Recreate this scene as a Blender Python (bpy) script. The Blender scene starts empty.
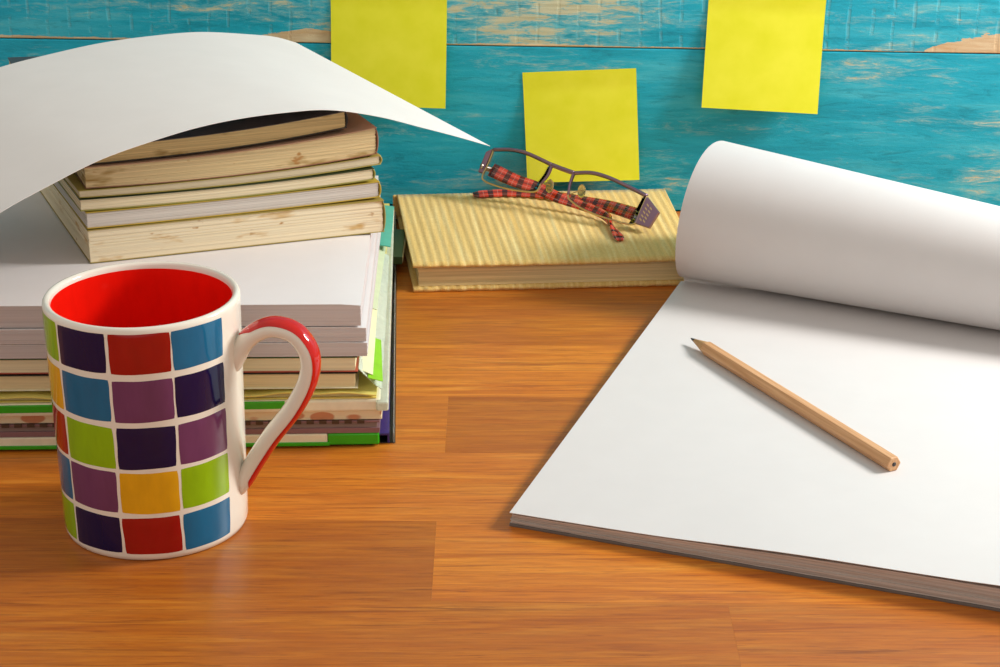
import bpy, bmesh, math, random
from mathutils import Vector, Matrix
random.seed(7)
S = 0.01                       # all lengths below are centimetres
PI = math.pi
rad = math.radians

# ------------------------------------------------------------------ camera, world, light, exposure
sc = bpy.context.scene
col = sc.collection
cam_d = bpy.data.cameras.new('camera')
cam = bpy.data.objects.new('camera', cam_d)
col.objects.link(cam)
cam.location = (0, 0, 41.8 * S)
cam.rotation_euler = (rad(90 - 21.75), 0, 0)
cam_d.sensor_width = 36.0
cam_d.lens = 72.0
cam_d.clip_start = 0.01
sc.camera = cam

world = bpy.data.worlds.new('room_light')
sc.world = world
world.use_nodes = True
bg = world.node_tree.nodes['Background']
bg.inputs['Color'].default_value = (1.0, 0.93, 0.85, 1)
bg.inputs['Strength'].default_value = 0.62

def area(name, loc, target, sx, sy, power, color):
    d = bpy.data.lights.new(name, 'AREA')
    d.shape = 'RECTANGLE'; d.size = sx * S; d.size_y = sy * S
    d.energy = power; d.color = color
    o = bpy.data.objects.new(name, d); col.objects.link(o)
    o.location = Vector(loc) * S
    o.rotation_euler = (Vector(target) - Vector(loc)).to_track_quat('-Z', 'Y').to_euler()
    return o
area('window_light', (84, 103, 58), (2, 100, 2), 24, 24, 11.4, (1.0, 0.97, 0.92))

vs = sc.view_settings
vs.view_transform = 'Standard'
vs.look = 'None'
vs.exposure = 0.0
vs.gamma = 1.0
vs.use_curve_mapping = False

# ------------------------------------------------------------------ helpers
def lin(h):
    h = h.lstrip('#')
    out = []
    for i in (0, 2, 4):
        v = int(h[i:i + 2], 16) / 255
        out.append(v / 12.92 if v <= 0.04045 else ((v + 0.055) / 1.055) ** 2.4)
    return (*out, 1)

class NT:
    """small node-tree writer"""
    def __init__(s, name):
        s.m = bpy.data.materials.new(name); s.m.use_nodes = True
        s.t = s.m.node_tree; s.b = s.t.nodes['Principled BSDF']
    def n(s, typ, **kw):
        nd = s.t.nodes.new(typ)
        for k, v in kw.items():
            if isinstance(v, tuple) and k.startswith('i_'): nd.inputs[k[2:]].default_value = v
            else: setattr(nd, k, v)
        return nd
    def link(s, a, b): s.t.links.new(a, b)
    def coords(s, scale=(1, 1, 1), kind='Object', rnd=0.0, rot=(0, 0, 0)):
        tc = s.n('ShaderNodeTexCoord'); mp = s.n('ShaderNodeMapping')
        mp.inputs['Scale'].default_value = [100 * k for k in scale] if kind == 'Object' else scale
        mp.inputs['Rotation'].default_value = rot
        s.link(tc.outputs[kind], mp.inputs['Vector'])
        out = mp.outputs['Vector']
        if rnd:
            oi = s.n('ShaderNodeObjectInfo'); mu = s.n('ShaderNodeMath', operation='MULTIPLY'); mu.inputs[1].default_value = rnd
            s.link(oi.outputs['Random'], mu.inputs[0])
            ad = s.n('ShaderNodeVectorMath', operation='ADD')
            s.link(out, ad.inputs[0]); s.link(mu.outputs[0], ad.inputs[1]); out = ad.outputs['Vector']
        return out
    def noise(s, vec, scale=1, detail=4, rough=0.55, dist=0.0):
        nd = s.n('ShaderNodeTexNoise')
        nd.inputs['Scale'].default_value = scale; nd.inputs['Detail'].default_value = detail
        nd.inputs['Roughness'].default_value = rough; nd.inputs['Distortion'].default_value = dist
        s.link(vec, nd.inputs['Vector']); return nd.outputs['Fac']
    def ramp(s, fac, stops):
        r = s.n('ShaderNodeValToRGB'); e = r.color_ramp.elements
        e[0].position, e[0].color = stops[0]; e[1].position, e[1].color = stops[-1]
        for p, c in stops[1:-1]:
            k = e.new(p); k.color = c
        s.link(fac, r.inputs['Fac']); return r.outputs['Color']
    def mix(s, fac, a, b, mode='MIX'):
        m = s.n('ShaderNodeMix', data_type='RGBA', blend_type=mode)
        for sock, v in ((m.inputs[0], fac), (m.inputs[6], a), (m.inputs[7], b)):
            if hasattr(v, 'is_linked'): s.link(v, sock)
            else: sock.default_value = v
        return m.outputs[2]
    def math(s, op, a, b=0.0, clamp=False):
        m = s.n('ShaderNodeMath', operation=op); m.use_clamp = clamp
        for sock, v in ((m.inputs[0], a), (m.inputs[1], b)):
            if hasattr(v, 'is_linked'): s.link(v, sock)
            else: sock.default_value = v
        return m.outputs[0]
    def bump(s, h, strength=0.3, dist=0.02):
        b = s.n('ShaderNodeBump'); b.inputs['Strength'].default_value = strength; b.inputs['Distance'].default_value = dist * S
        s.link(h, b.inputs['Height']); s.link(b.outputs['Normal'], s.b.inputs['Normal'])
    def base(s, c):
        if hasattr(c, 'is_linked'): s.link(c, s.b.inputs['Base Color'])
        else: s.b.inputs['Base Color'].default_value = c
    def set(s, **kw):
        for k, v in kw.items(): s.b.inputs[k.replace('_', ' ')].default_value = v
        return s

W4 = (1, 1, 1, 1); K4 = (0, 0, 0, 1)

def plain(name, h, rough=0.5, var=0.06, **kw):
    t = NT(name); c = lin(h)
    v = t.noise(t.coords((1, 1, 1), rnd=50), 1.3, 3)
    lo = tuple(x * (1 - var) for x in c[:3]) + (1,); hi = tuple(min(1, x * (1 + var)) for x in c[:3]) + (1,)
    t.base(t.ramp(v, [(0.3, lo), (0.7, hi)])); t.set(Roughness=rough, **kw)
    return t.m

def paper(name, h, dark=0.82, lines=9.0, rough=0.85, stain=None):
    """paper: faint horizontal page lines along z on the edges"""
    t = NT(name); c = lin(h)
    v = t.noise(t.coords((0.05, 0.05, lines), rnd=40), 1.0, 5, 0.7)
    lo = tuple(x * dark for x in c[:3]) + (1,)
    out = t.ramp(v, [(0.3, lo), (0.62, c)])
    if stain:
        q = t.noise(t.coords((0.35, 0.35, 1.1), rnd=30), 1.0, 3, 0.6)
        out = t.mix(t.ramp(q, [(0.60, K4), (0.72, W4)]), out, lin(stain))
        q2 = t.noise(t.coords((1.2, 1.2, 2.2), rnd=70), 1.0, 2, 0.4)
        out = t.mix(t.ramp(q2, [(0.72, K4), (0.78, W4)]), out, lin('#b98a52'))
    t.base(out); t.set(Roughness=rough); t.b.inputs['Specular IOR Level'].default_value = 0.2
    t.bump(v, 0.35, 0.02)
    return t.m

def smooth_paper(name, h, rough=0.75):
    t = NT(name); c = lin(h)
    v = t.noise(t.coords((1, 1, 1)), 0.5, 3)
    t.base(t.ramp(v, [(0.3, tuple(x * 0.975 for x in c[:3]) + (1,)), (0.7, c)]))
    t.set(Roughness=rough); t.b.inputs['Specular IOR Level'].default_value = 0.25
    f = t.noise(t.coords((1, 1, 1)), 25, 3)
    t.bump(f, 0.05, 0.01)
    return t.m

def mesh(name, V, F, mat, parent=None, smooth=False, uvs=None):
    me = bpy.data.meshes.new(name)
    me.from_pydata([(x * S, y * S, z * S) for x, y, z in V], [], F)
    me.update()
    bm = bmesh.new(); bm.from_mesh(me)
    bmesh.ops.recalc_face_normals(bm, faces=bm.faces)
    bm.to_mesh(me); bm.free()
    if smooth:
        for p in me.polygons: p.use_smooth = True
    if uvs:
        l = me.uv_layers.new(name='UVMap')
        for lp in me.loops: l.data[lp.index].uv = uvs[lp.vertex_index]
    if mat: me.materials.append(mat)
    o = bpy.data.objects.new(name, me); col.objects.link(o)
    if parent: o.parent = parent
    return o

def empty(name, loc=(0, 0, 0), rz=0.0):
    o = bpy.data.objects.new(name, None); col.objects.link(o)
    o.location = Vector(loc) * S; o.rotation_euler = (0, 0, rz); o.empty_display_size = 0.01
    return o

def tag(o, label=None, cat=None, group=None, kind=None):
    if label: o['label'] = label
    if cat: o['category'] = cat
    if group: o['group'] = group
    if kind: o['kind'] = kind
    return o

def box_vf(x0, x1, y0, y1, z0, z1):
    V = [(x0, y0, z0), (x1, y0, z0), (x1, y1, z0), (x0, y1, z0), (x0, y0, z1), (x1, y0, z1), (x1, y1, z1), (x0, y1, z1)]
    F = [(0, 3, 2, 1), (4, 5, 6, 7), (0, 1, 5, 4), (1, 2, 6, 5), (2, 3, 7, 6), (3, 0, 4, 7)]
    return V, F

def bevel(o, w, seg=2):
    m = o.modifiers.new('edge', 'BEVEL'); m.width = w * S; m.segments = seg; m.limit_method = 'ANGLE'; m.angle_limit = rad(40)
    return o

def solid(o, t, off=0.0):
    m = o.modifiers.new('thickness', 'SOLIDIFY'); m.thickness = t * S; m.offset = off
    e = o.modifiers.new('crisp_rim', 'EDGE_SPLIT'); e.split_angle = rad(50)
    return o

def grid(name, fn, nu, nv, mat, parent=None, smooth=True, uv=None):
    V = [fn(i / nu, j / nv) for j in range(nv + 1) for i in range(nu + 1)]
    F = [(j * (nu + 1) + i, j * (nu + 1) + i + 1, (j + 1) * (nu + 1) + i + 1, (j + 1) * (nu + 1) + i) for j in range(nv) for i in range(nu)]
    uvs = None
    if uv: uvs = [uv(i / nu, j / nv) for j in range(nv + 1) for i in range(nu + 1)]
    return mesh(name, V, F, mat, parent, smooth, uvs)

def lathe(name, prof, mat, parent=None, n=96, closed=False):
    V = []; F = []
    for r, z in prof:
        for k in range(n):
            a = 2 * PI * k / n; V.append((r * math.cos(a), r * math.sin(a), z))
    for j in range(len(prof) - 1):
        for k in range(n):
            F.append((j * n + k, j * n + (k + 1) % n, (j + 1) * n + (k + 1) % n, (j + 1) * n + k))
    if prof[0][0] < 0.01 or closed: pass
    o = mesh(name, V, F, mat, parent, True)
    return o

def catmull(P, n):
    """resample points with a Catmull-Rom spline: n samples per span"""
    P = [Vector(p) for p in P]; out = []
    Q = [P[0] * 2 - P[1]] + P + [P[-1] * 2 - P[-2]]
    for i in range(1, len(Q) - 2):
        a, b, c, d = Q[i - 1], Q[i], Q[i + 1], Q[i + 2]
        for k in range(n):
            t = k / n
            out.append(0.5 * ((2 * b) + (c - a) * t + (2 * a - 5 * b + 4 * c - d) * t * t + (3 * b - a - 3 * c + d) * t ** 3))
    out.append(P[-1]); return out

def sweep(name, path, side, wfn, tfn, mat, parent, n=12, power=2.0, closed=False, cap=True):
    """elliptic section: half width wfn(t) along side(i), half thickness tfn(t) along the third axis"""
    path = [Vector(p) for p in path]; m = len(path); V = []; uv = []
    L = 0
    for i, p in enumerate(path):
        if i: L += (p - path[i - 1]).length
        a = path[(i + 1) % m] if (closed or i < m - 1) else p
        b = path[i - 1] if (closed or i > 0) else p
        tg = (a - b).normalized(); sd = Vector(side(i / (m - 1)))
        sd = (sd - tg * sd.dot(tg)).normalized(); nr = tg.cross(sd).normalized()
        t = i / (m - 1); w = wfn(t); h = tfn(t)
        for k in range(n):
            q = 2 * PI * k / n; cx, sx = math.cos(q), math.sin(q)
            e = 2.0 / power
            cx = math.copysign(abs(cx) ** e, cx); sx = math.copysign(abs(sx) ** e, sx)
            V.append(p + sd * (w * cx) + nr * (h * sx)); uv.append((L, w * cx))
    F = []
    for i in range(m if closed else m - 1):
        for k in range(n):
            j = (i + 1) % m
            F.append((i * n + k, i * n + (k + 1) % n, j * n + (k + 1) % n, j * n + k))
    if cap and not closed:
        F.append(tuple(range(n))[::-1]); F.append(tuple((m - 1) * n + k for k in range(n)))
    return mesh(name, V, F, mat, parent, True, uv)

def page_block(name, w, d, z0, z1, n, mat, parent, seg=12, jit=0.02, zmap=None, skew=0.0, x0=0.0, y0=0.0, wave=0.0):
    """a block of paper built of n layers whose edges are a little uneven, so page lines are real ridges"""
    V = []; F = []; R = 2 * (seg + 1)
    zs = [z0 + (z1 - z0) * k / n for k in range(n + 1)]
    ring = 0
    for k in range(n):
        jx, jy, jX = random.uniform(0, jit), random.uniform(0, jit), random.uniform(0, jit)
        sh = skew * k / n
        for z in (zs[k], zs[k + 1]):
            for row in (0, 1):
                for i in range(seg + 1):
                    t = i / seg
                    x = x0 + jx + (w - jx - jX) * t + sh
                    y = y0 + (jy if row == 0 else d - jy)
                    if row: x = x0 + jx + (w - jx - jX) * (1 - t) + sh
                    if row == 0 and wave: y += wave * math.sin(3.1 * x + k)
                    zz = zmap(x, y, z) if zmap else z
                    V.append((x, y, zz))
            ring += 1
    for q in range(ring - 1):
        for k in range(R): F.append((q * R + k, q * R + (k + 1) % R, (q + 1) * R + (k + 1) % R, (q + 1) * R + k))
    for base in (0, (ring - 1) * R):
        for i in range(seg): F.append((base + i, base + i + 1, base + R - 2 - i, base + R - 1 - i))
    return mesh(name, V, F, mat, parent)

def slab(name, w, d, z0, z1, mat, parent, seg=12, zmap=None, x0=0.0, y0=0.0, bev=0.02):
    V = []; F = []; R = 2 * (seg + 1)
    for z in (z0, z1):
        for row in (0, 1):
            for i in range(seg + 1):
                t = i / seg if row == 0 else 1 - i / seg
                x = x0 + w * t; y = y0 + d * row
                V.append((x, y, zmap(x, y, z) if zmap else z))
    for k in range(R): F.append((k, (k + 1) % R, R + (k + 1) % R, R + k))
    for b in (0, R):
        for i in range(seg): F.append((b + i, b + i + 1, b + R - 2 - i, b + R - 1 - i))
    o = mesh(name, V, F, mat, parent)
    if bev: bevel(o, bev, 2)
    return o

# ------------------------------------------------------------------ materials of the setting
def wood_mat():
    t = NT('laminate_wood')
    wob = t.noise(t.coords((0.05, 0.30, 1), rnd=21), 1.0, 3, 0.5)
    g = t.noise(t.coords((0.07, 1.0, 1.0), rnd=37), 1.1, 8, 0.66, 0.9)
    fine = t.noise(t.coords((0.30, 5.0, 1), rnd=11), 1.0, 5, 0.65)
    pores = t.noise(t.coords((0.45, 6.5, 1), rnd=83), 1.0, 4, 0.7)
    streak = t.noise(t.coords((0.11, 2.6, 1), rnd=63), 1.0, 5, 0.72, 0.7)
    oi = t.n('ShaderNodeObjectInfo')
    c = t.ramp(g, [(0.26, lin('#a0541a')), (0.42, lin('#c67019')), (0.56, lin('#d58325')), (0.76, lin('#e29c3c'))])
    c = t.mix(t.ramp(wob, [(0.40, K4), (0.70, W4)]), c, t.mix(0.55, c, lin('#bd6a26')))
    c = t.mix(t.math('MULTIPLY', t.ramp(fine, [(0.40, W4), (0.58, K4)]), 0.36), c, lin('#93491a'))
    c = t.mix(t.math('MULTIPLY', t.ramp(pores, [(0.58, K4), (0.70, W4)]), 0.55), c, lin('#7a3712'))
    c = t.mix(t.math('MULTIPLY', t.ramp(streak, [(0.56, K4), (0.70, W4)]), 0.65), c, lin('#7d3a14'))
    c = t.mix(1.0, c, oi.outputs['Color'], 'MULTIPLY')
    t.base(c); t.set(Roughness=0.38); t.b.inputs['Specular IOR Level'].default_value = 0.5
    t.bump(t.math('ADD', fine, t.noise(t.coords((6, 6, 6)), 2.0, 3)), 0.10, 0.015)
    return t.m

def paint_mat():
    """weathered turquoise paint; object colour: red = how worn, green = saw marks and a worn middle, blue = bare lower lip"""
    t = NT('worn_turquoise_paint')
    oi = t.n('ShaderNodeObjectInfo'); sep = t.n('ShaderNodeSeparateColor'); t.link(oi.outputs['Color'], sep.inputs['Color'])
    wear, saw = sep.outputs['Red'], sep.outputs['Green']
    tc = t.n('ShaderNodeTexCoord'); sx = t.n('ShaderNodeSeparateXYZ'); t.link(tc.outputs['Object'], sx.inputs['Vector'])
    zc = t.math('MULTIPLY', sx.outputs['Z'], 100); xm = t.math('MULTIPLY', sx.outputs['X'], 100)
    big = t.noise(t.coords((0.10, 1, 0.38), rnd=91), 1.0, 3, 0.5)
    mid = t.noise(t.coords((0.34, 1, 1.9), rnd=60), 1.0, 6, 0.74, 0.5)
    fine = t.noise(t.coords((1.1, 1, 5.5), rnd=26), 1.0, 6, 0.78)
    wv = t.n('ShaderNodeTexWave', wave_type='BANDS', bands_direction='X'); wv.inputs['Scale'].default_value = 0.235
    wv.inputs['Distortion'].default_value = 2.2; wv.inputs['Detail'].default_value = 3; wv.inputs['Detail Scale'].default_value = 1.1
    t.link(t.coords((1, 1, 0.6), rnd=5), wv.inputs['Vector'])
    broken = t.ramp(t.noise(t.coords((0.5, 1, 1.2), rnd=17), 1.0, 4, 0.7), [(0.44, K4), (0.56, W4)])
    scored = t.math('MULTIPLY', t.math('MULTIPLY', t.ramp(wv.outputs['Fac'], [(0.92, K4), (0.99, W4)]), broken), saw)
    midwall = t.math('MULTIPLY', t.math('SUBTRACT', 1.0, t.math('DIVIDE', t.math('ABSOLUTE', t.math('SUBTRACT', xm, 4.0)), 16.0), True), saw)
    m = t.math('ADD', t.math('MULTIPLY', big, 0.55), t.math('ADD', t.math('MULTIPLY', mid, 0.75), t.math('MULTIPLY', fine, 0.30)))
    m = t.math('ADD', m, t.math('MULTIPLY', t.math('SUBTRACT', wear, 0.5), 0.40))
    m = t.math('ADD', m, t.math('MULTIPLY', midwall, 0.17))
    thin = t.ramp(m, [(0.80, K4), (0.93, W4)])
    bare = t.ramp(m, [(0.905, K4), (0.975, W4)])
    chips = t.ramp(fine, [(0.68, K4), (0.73, W4)])
    # bare lower lip of a board: a thin line nearly everywhere and a few larger chips
    lipn = t.noise(t.coords((0.11, 1, 0.16), rnd=14), 1.0, 5, 0.62)
    reach = 0.0
    for cx, hw, hh in ((-9.6, 3.6, 1.25), (37.5, 7.0, 2.0), (-58, 6, 1.0), (55, 5, 1.2)):
        k = t.math('SUBTRACT', 1.0, t.math('DIVIDE', t.math('ABSOLUTE', t.math('SUBTRACT', xm, cx)), hw), True)
        reach = t.math('MAXIMUM', t.math('MULTIPLY', t.math('POWER', k, 0.45), hh * 0.72), reach)
    reach = t.math('MULTIPLY', reach, t.math('MULTIPLY', t.math('ADD', lipn, mid), 0.95))
    reach = t.math('ADD', reach, t.math('MULTIPLY', t.math('SUBTRACT', lipn, 0.30, True), 0.55))
    lip = t.math('MULTIPLY', t.math('LESS_THAN', t.math('ADD', zc, t.math('MULTIPLY', t.math('SUBTRACT', fine, 0.5), 0.35)), reach), sep.outputs['Blue'])
    paint = t.ramp(t.noise(t.coords((0.10, 1, 0.9), rnd=77), 1.0, 5, 0.6), [(0.28, lin('#0a9dba')), (0.52, lin('#18b2d0')), (0.75, lin('#50c8dc'))])
    paint = t.mix(t.math('MULTIPLY', t.ramp(mid, [(0.30, W4), (0.46, K4)]), 0.55), paint, lin('#037b93'))
    wood = t.ramp(t.noise(t.coords((0.3, 1, 5)), 1.0, 4), [(0.3, lin('#c9bb85')), (0.7, lin('#e8e2bf'))])
    lipc = t.ramp(t.noise(t.coords((0.3, 1, 2.5)), 1.0, 4), [(0.3, lin('#d9a767')), (0.7, lin('#f0d8ac'))])
    c = t.mix(t.math('MULTIPLY', thin, 0.45), paint, lin('#a9d3c8'))
    f = t.math('MAXIMUM', t.math('MULTIPLY', bare, 0.80), t.math('MULTIPLY', chips, 0.55))
    f = t.math('MAXIMUM', f, t.math('MULTIPLY', scored, 0.10))
    c = t.mix(f, c, wood)
    c = t.mix(t.math('MULTIPLY', lip, 0.85), c, lipc)
    t.base(c); t.set(Roughness=0.5); t.b.inputs['Specular IOR Level'].default_value = 0.4
    h = t.math('SUBTRACT', t.math('ADD', t.math('MULTIPLY', mid, 0.7), t.math('MULTIPLY', fine, 0.4)), t.math('MULTIPLY', f, 0.3))
    h = t.math('SUBTRACT', h, t.math('MULTIPLY', scored, 0.35))
    t.bump(h, 0.6, 0.08)
    return t.m

M_wood = wood_mat(); M_paint = paint_mat()

# ------------------------------------------------------------------ wall of painted boards
WA = -math.atan(0.0665)                      # the wall runs a little towards the viewer at the right
WP = (-3.25, 127.74, 0)
def wall_pt(u, off, z):                      # u along the wall, off in front of it
    c, s = math.cos(WA), math.sin(WA)
    return Vector((WP[0] + u * c + off * s, WP[1] + u * s - off * c, z))
wall = empty('wall_back', WP, WA)
V, F = box_vf(-100, 100, 0.85, 3.0, -4, 66)
mesh('wall_backing', V, F, plain('wall_backing_dark', '#2a2622', 0.9), wall)
rows = [(-4.0, -0.05, 0.2, 0.0), (0.05, 10.98, 0.40, 0.0), (11.04, 21.9, 0.50, 1.0), (22.0, 32.9, 0.4, 0.3), (33.0, 43.9, 0.45, 0.2), (44.0, 54.9, 0.45, 0.6), (55.0, 66.0, 0.45, 0.2)]
for z0, z1, wr, sw in rows:
    b = mesh('plank', *box_vf(-100, 100, 0.0, 0.85, 0, z1 - z0), M_paint, wall)
    b.location = (0, 0, z0 * S); b.color = (wr, sw, 1.0 if z0 > 5 else 0.0, 1); bevel(b, 0.06, 2)
tag(wall, 'weathered turquoise painted plank wall behind the desk', None, kind='structure')

# ------------------------------------------------------------------ desk top of wood blocks
TA = rad(-1.0)
desk = empty('desk', (0, 0, 0), 0)
def wallY(x): return WP[1] - 0.0665 * (x - WP[0]) - 0.12
edges = [45.4, 52.6, 59.8, 67.0, 74.25, 81.6, 88.95, 95.85, 103.05, 110.3, 117.5, 124.6, 133.0]
core = mesh('table_core', [(-70, 44, -2.6), (70, 44, -2.6), (70, wallY(70) - .1, -2.6), (-70, wallY(-70) - .1, -2.6), (-70, 44, -0.3), (70, 44, -0.3), (70, wallY(70) - .1, -0.3), (-70, wallY(-70) - .1, -0.3)],
            box_vf(0, 1, 0, 1, 0, 1)[1], plain('table_core_brown', '#5d3418', 0.6), desk)
joints = {3: [-41, 9.6, 40], 4: [-48, -2.9, 34], 5: [-36, 22, 52], 6: [-26, -2.7, 27], 7: [-52, -14, 31], 8: [-30, 11, 45], 9: [-44, -8, 26], 10: [-20, 18, 50]}
tints = {(4, 1): 0.80, (4, 2): 1.06, (6, 2): 0.84, (6, 1): 1.02, (3, 2): 0.88, (3, 3): 0.90, (5, 1): 1.06, (7, 2): 1.08, (7, 1): 1.05, (8, 1): 0.90, (8, 2): 0.92, (3, 1): 0.86, (3, 0): 0.86}
for r in range(len(edges) - 1):
    xs = [-70] + joints.get(r, [-33 + 9 * (r % 3), 15 - 7 * (r % 4)]) + [70]
    for k in range(len(xs) - 1):
        g = 0.0015
        x0, x1 = xs[k] + g, xs[k + 1] - g
        def yy(x, e): return e - math.tan(-TA) * x
        ya0, ya1 = yy(x0, edges[r]) + g, yy(x1, edges[r]) + g
        yb0, yb1 = min(yy(x0, edges[r + 1]) - g, wallY(x0) - .1), min(yy(x1, edges[r + 1]) - g, wallY(x1) - .1)
        if yb0 <= ya0 or yb1 <= ya1:
            if yb0 <= ya0 + .05: yb0 = ya0 + .06
            if yb1 <= ya1 + .05: yb1 = ya1 + .06
        cx, cy = (x0 + x1) / 2, (ya0 + yb0) / 2
        P = [(x0, ya0), (x1, ya1), (x1, yb1), (x0, yb0)]
        V = [(x - cx, y - cy, z) for z in (-0.3, 0.0) for x, y in P]
        o = mesh('plank', V, box_vf(0, 1, 0, 1, 0, 1)[1], M_wood, desk)
        o.location = (cx * S, cy * S, 0)
        q = tints.get((r, k), random.uniform(0.92, 1.06)); o.color = (q, q * (0.97 if q > 0.95 else 0.93), q * (0.95 if q > 0.95 else 0.85), 1)
        bevel(o, 0.003, 1)
tag(desk, 'orange-brown wooden desk top made of long glued wood blocks', 'desk')

# ------------------------------------------------------------------ shared paper materials
M_white = smooth_paper('white_paper', '#d7d3d2')
M_ream = smooth_paper('bright_white_ream_paper', '#ebe7e7')
M_sheet = smooth_paper('white_drawing_sheet', '#ebe4df')
M_edge = paper('pad_page_edges', '#cfc4bb', 0.55, 14)

# ------------------------------------------------------------------ sketch pad with its rolled-back page
PADA = rad(-18.8)
pad = empty('sketch_pad', (0.42, 81.15, 0), PADA)
PW, PH = 41.0, 32.0
def pad_thick(x): 
    t = max(0, min(1, x / 21)); return 0.60 + 0.50 * t * t * (3 - 2 * t)
def padz(x, y, z):                      # z is 0..1 through the pad; the loose front edge is fuller at the right
    k = max(0.0, 1 - max(0, y) / 26)
    return 0.14 + z * (0.52 + (pad_thick(x) - 0.60) * k)
padcov = slab('back_cover', PW, PH + 0.1, 0.0, 0.13, plain('pad_cover_grey', '#6e655f', 0.7), pad, seg=2, bev=0.02)
padblk = page_block('page_block', PW, PH, 0.0, 0.90, 11, M_edge, pad, seg=60, jit=0.10, zmap=padz, skew=0.06, wave=0.012)
def pshear(o):                      # the leaves have slipped: the loose front edge is not quite square to the side
    for v in o.data.vertices: v.co.y -= 0.036 * v.co.x * max(0.0, 1 - v.co.y / (31.0 * S))
    return o
def top_page(u, v):
    x, y = PW * u + 0.02, 32.0 * v - 0.02
    ripple = 0.025 * math.sin(x * 0.55 + 1.0) * max(0, 1 - y / 6) * min(1, x / 8)
    if x > 20.5: ripple += 0.05 * math.sin((x - 20.5) * 0.5) * max(0, 1 - y / 5)
    return (x, y, padz(x, y, 1.0) + 0.035 + ripple)
solid(pshear(grid('page', top_page, 60, 40, M_white, pad)), 0.025); pshear(padcov); pshear(padblk)
NS, NP = 60, 48
def roll(u, v):
    s = 0.2 + (PW - 0.2) * u
    q = (s - 0.2) / 18.3
    r = max(1.9, 4.1 - 0.8 * q); c2 = 33.4 - 2.8 * q if q < 1 else 30.6 - 2.3 * (q - 1)
    zb = padz(s, 32, 1.0) + 0.07
    if c2 > 31.9: f0 = -math.acos(max(-1, min(1, (c2 - 31.9) / r)))
    else: f0 = -PI / 2
    f1 = rad(226)
    lead = 0.07
    if v < lead:
        t = v / lead
        e2a, e2b = 32.0, c2 - r * math.cos(f0); za, zb2 = zb - 0.04, zb + r + r * math.sin(f0)
        return (s, e2a + (e2b - e2a) * t, za + (zb2 - za) * t)
    f = f0 + (f1 - f0) * (v - lead) / (1 - lead)
    g = max(0, f + PI / 2) / PI                         # 0 at the bottom, 1 at the top
    s2 = s - 0.2 * (1 - u) + (1.35 * g * g) * (1 - u)
    return (s2, c2 - r * math.cos(f), zb + r + r * math.sin(f))
solid(grid('curled_page', roll, NS, NP, M_white, pad), 0.03)
tag(pad, 'large white drawing pad lying open with its upper page rolled back', 'sketch pad')

# ------------------------------------------------------------------ pencil
M_pwood = NT('natural_pencil_wood')
_v = M_pwood.noise(M_pwood.coords((0.25, 9, 9)), 1.0, 5)
M_pwood.base(M_pwood.ramp(_v, [(0.3, lin('#c48d5c')), (0.7, lin('#e2b284'))])); M_pwood.set(Roughness=0.45)
M_pwood = M_pwood.m
M_plead = plain('graphite', '#33302f', 0.35)
M_praw = plain('sharpened_cedar', '#c99a68', 0.7)
p0 = Vector((10.43, 101.4, 0)); p1 = Vector((18.49, 84.86, 0))
pl = (p1 - p0).length
def pad_top_at(p):
    d = p - Vector((0.42, 81.15, 0)); c, s_ = math.cos(PADA), math.sin(PADA)
    x, y = d.x * c + d.y * s_, -d.x * s_ + d.y * c
    return padz(x, y + 0.036 * x * max(0, 1 - y / 31), 1.0) + 0.05
pz0, pz1 = pad_top_at(p0 + (p1 - p0) * 0.09), pad_top_at(p1)
pz0 += max(0, max(pad_top_at(p0 + (p1 - p0) * k / 10) - (pz0 + (pz1 - pz0) * k / 10) for k in range(1, 11)))
pencil = empty('pencil', (p0.x, p0.y, pz0), math.atan2(p1.y - p0.y, p1.x - p0.x))
tiltp = math.atan2(pz1 + 0.01 - pz0, pl); pencil.rotation_euler = (0, -tiltp, pencil.rotation_euler.z)
HR = 0.40
def hexring(x, r, rot=rad(0)): return [(x, r * math.cos(PI / 3 * k + rot), r * math.sin(PI / 3 * k + rot) + HR * math.cos(PI / 6)) for k in range(6)]
V = []
for x, r in ((1.55, HR * .90), (1.7, HR), (pl - 0.04, HR), (pl, HR * 0.92)): V += hexring(x, r)
F = [(j * 6 + k, j * 6 + (k + 1) % 6, (j + 1) * 6 + (k + 1) % 6, (j + 1) * 6 + k) for j in range(3) for k in range(6)] + [tuple(range(5, -1, -1)), tuple(range(18, 24))]
barrel = mesh('barrel', V, F, M_pwood, pencil); bevel(barrel, 0.02, 1)
def cone(name, pr, mat, par, n=18):
    V = []; zc = HR * math.cos(PI / 6)
    for x, r in pr:
        for k in range(n): V.append((x, r * math.cos(2 * PI * k / n), zc + r * math.sin(2 * PI * k / n)))
    m = len(pr)
    F = [(j * n + k, j * n + (k + 1) % n, (j + 1) * n + (k + 1) % n, (j + 1) * n + k) for j in range(m - 1) for k in range(n)] + [tuple(range(n))[::-1], tuple((m - 1) * n + k for k in range(n))]
    return mesh(name, V, F, mat, par, True)
cone('sharpened_cone', [(0.42, 0.105), (1.62, 0.345), (1.75, 0.35)], M_praw, pencil)
cone('lead_tip', [(0.0, 0.02), (0.08, 0.045), (0.44, 0.11)], M_plead, pencil)
cone('lead_core', [(pl - 0.02, 0.11), (pl + 0.012, 0.11)], M_plead, pencil)
tag(pencil, 'sharpened natural wood hexagonal pencil lying on the white drawing pad', 'pencil')

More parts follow.
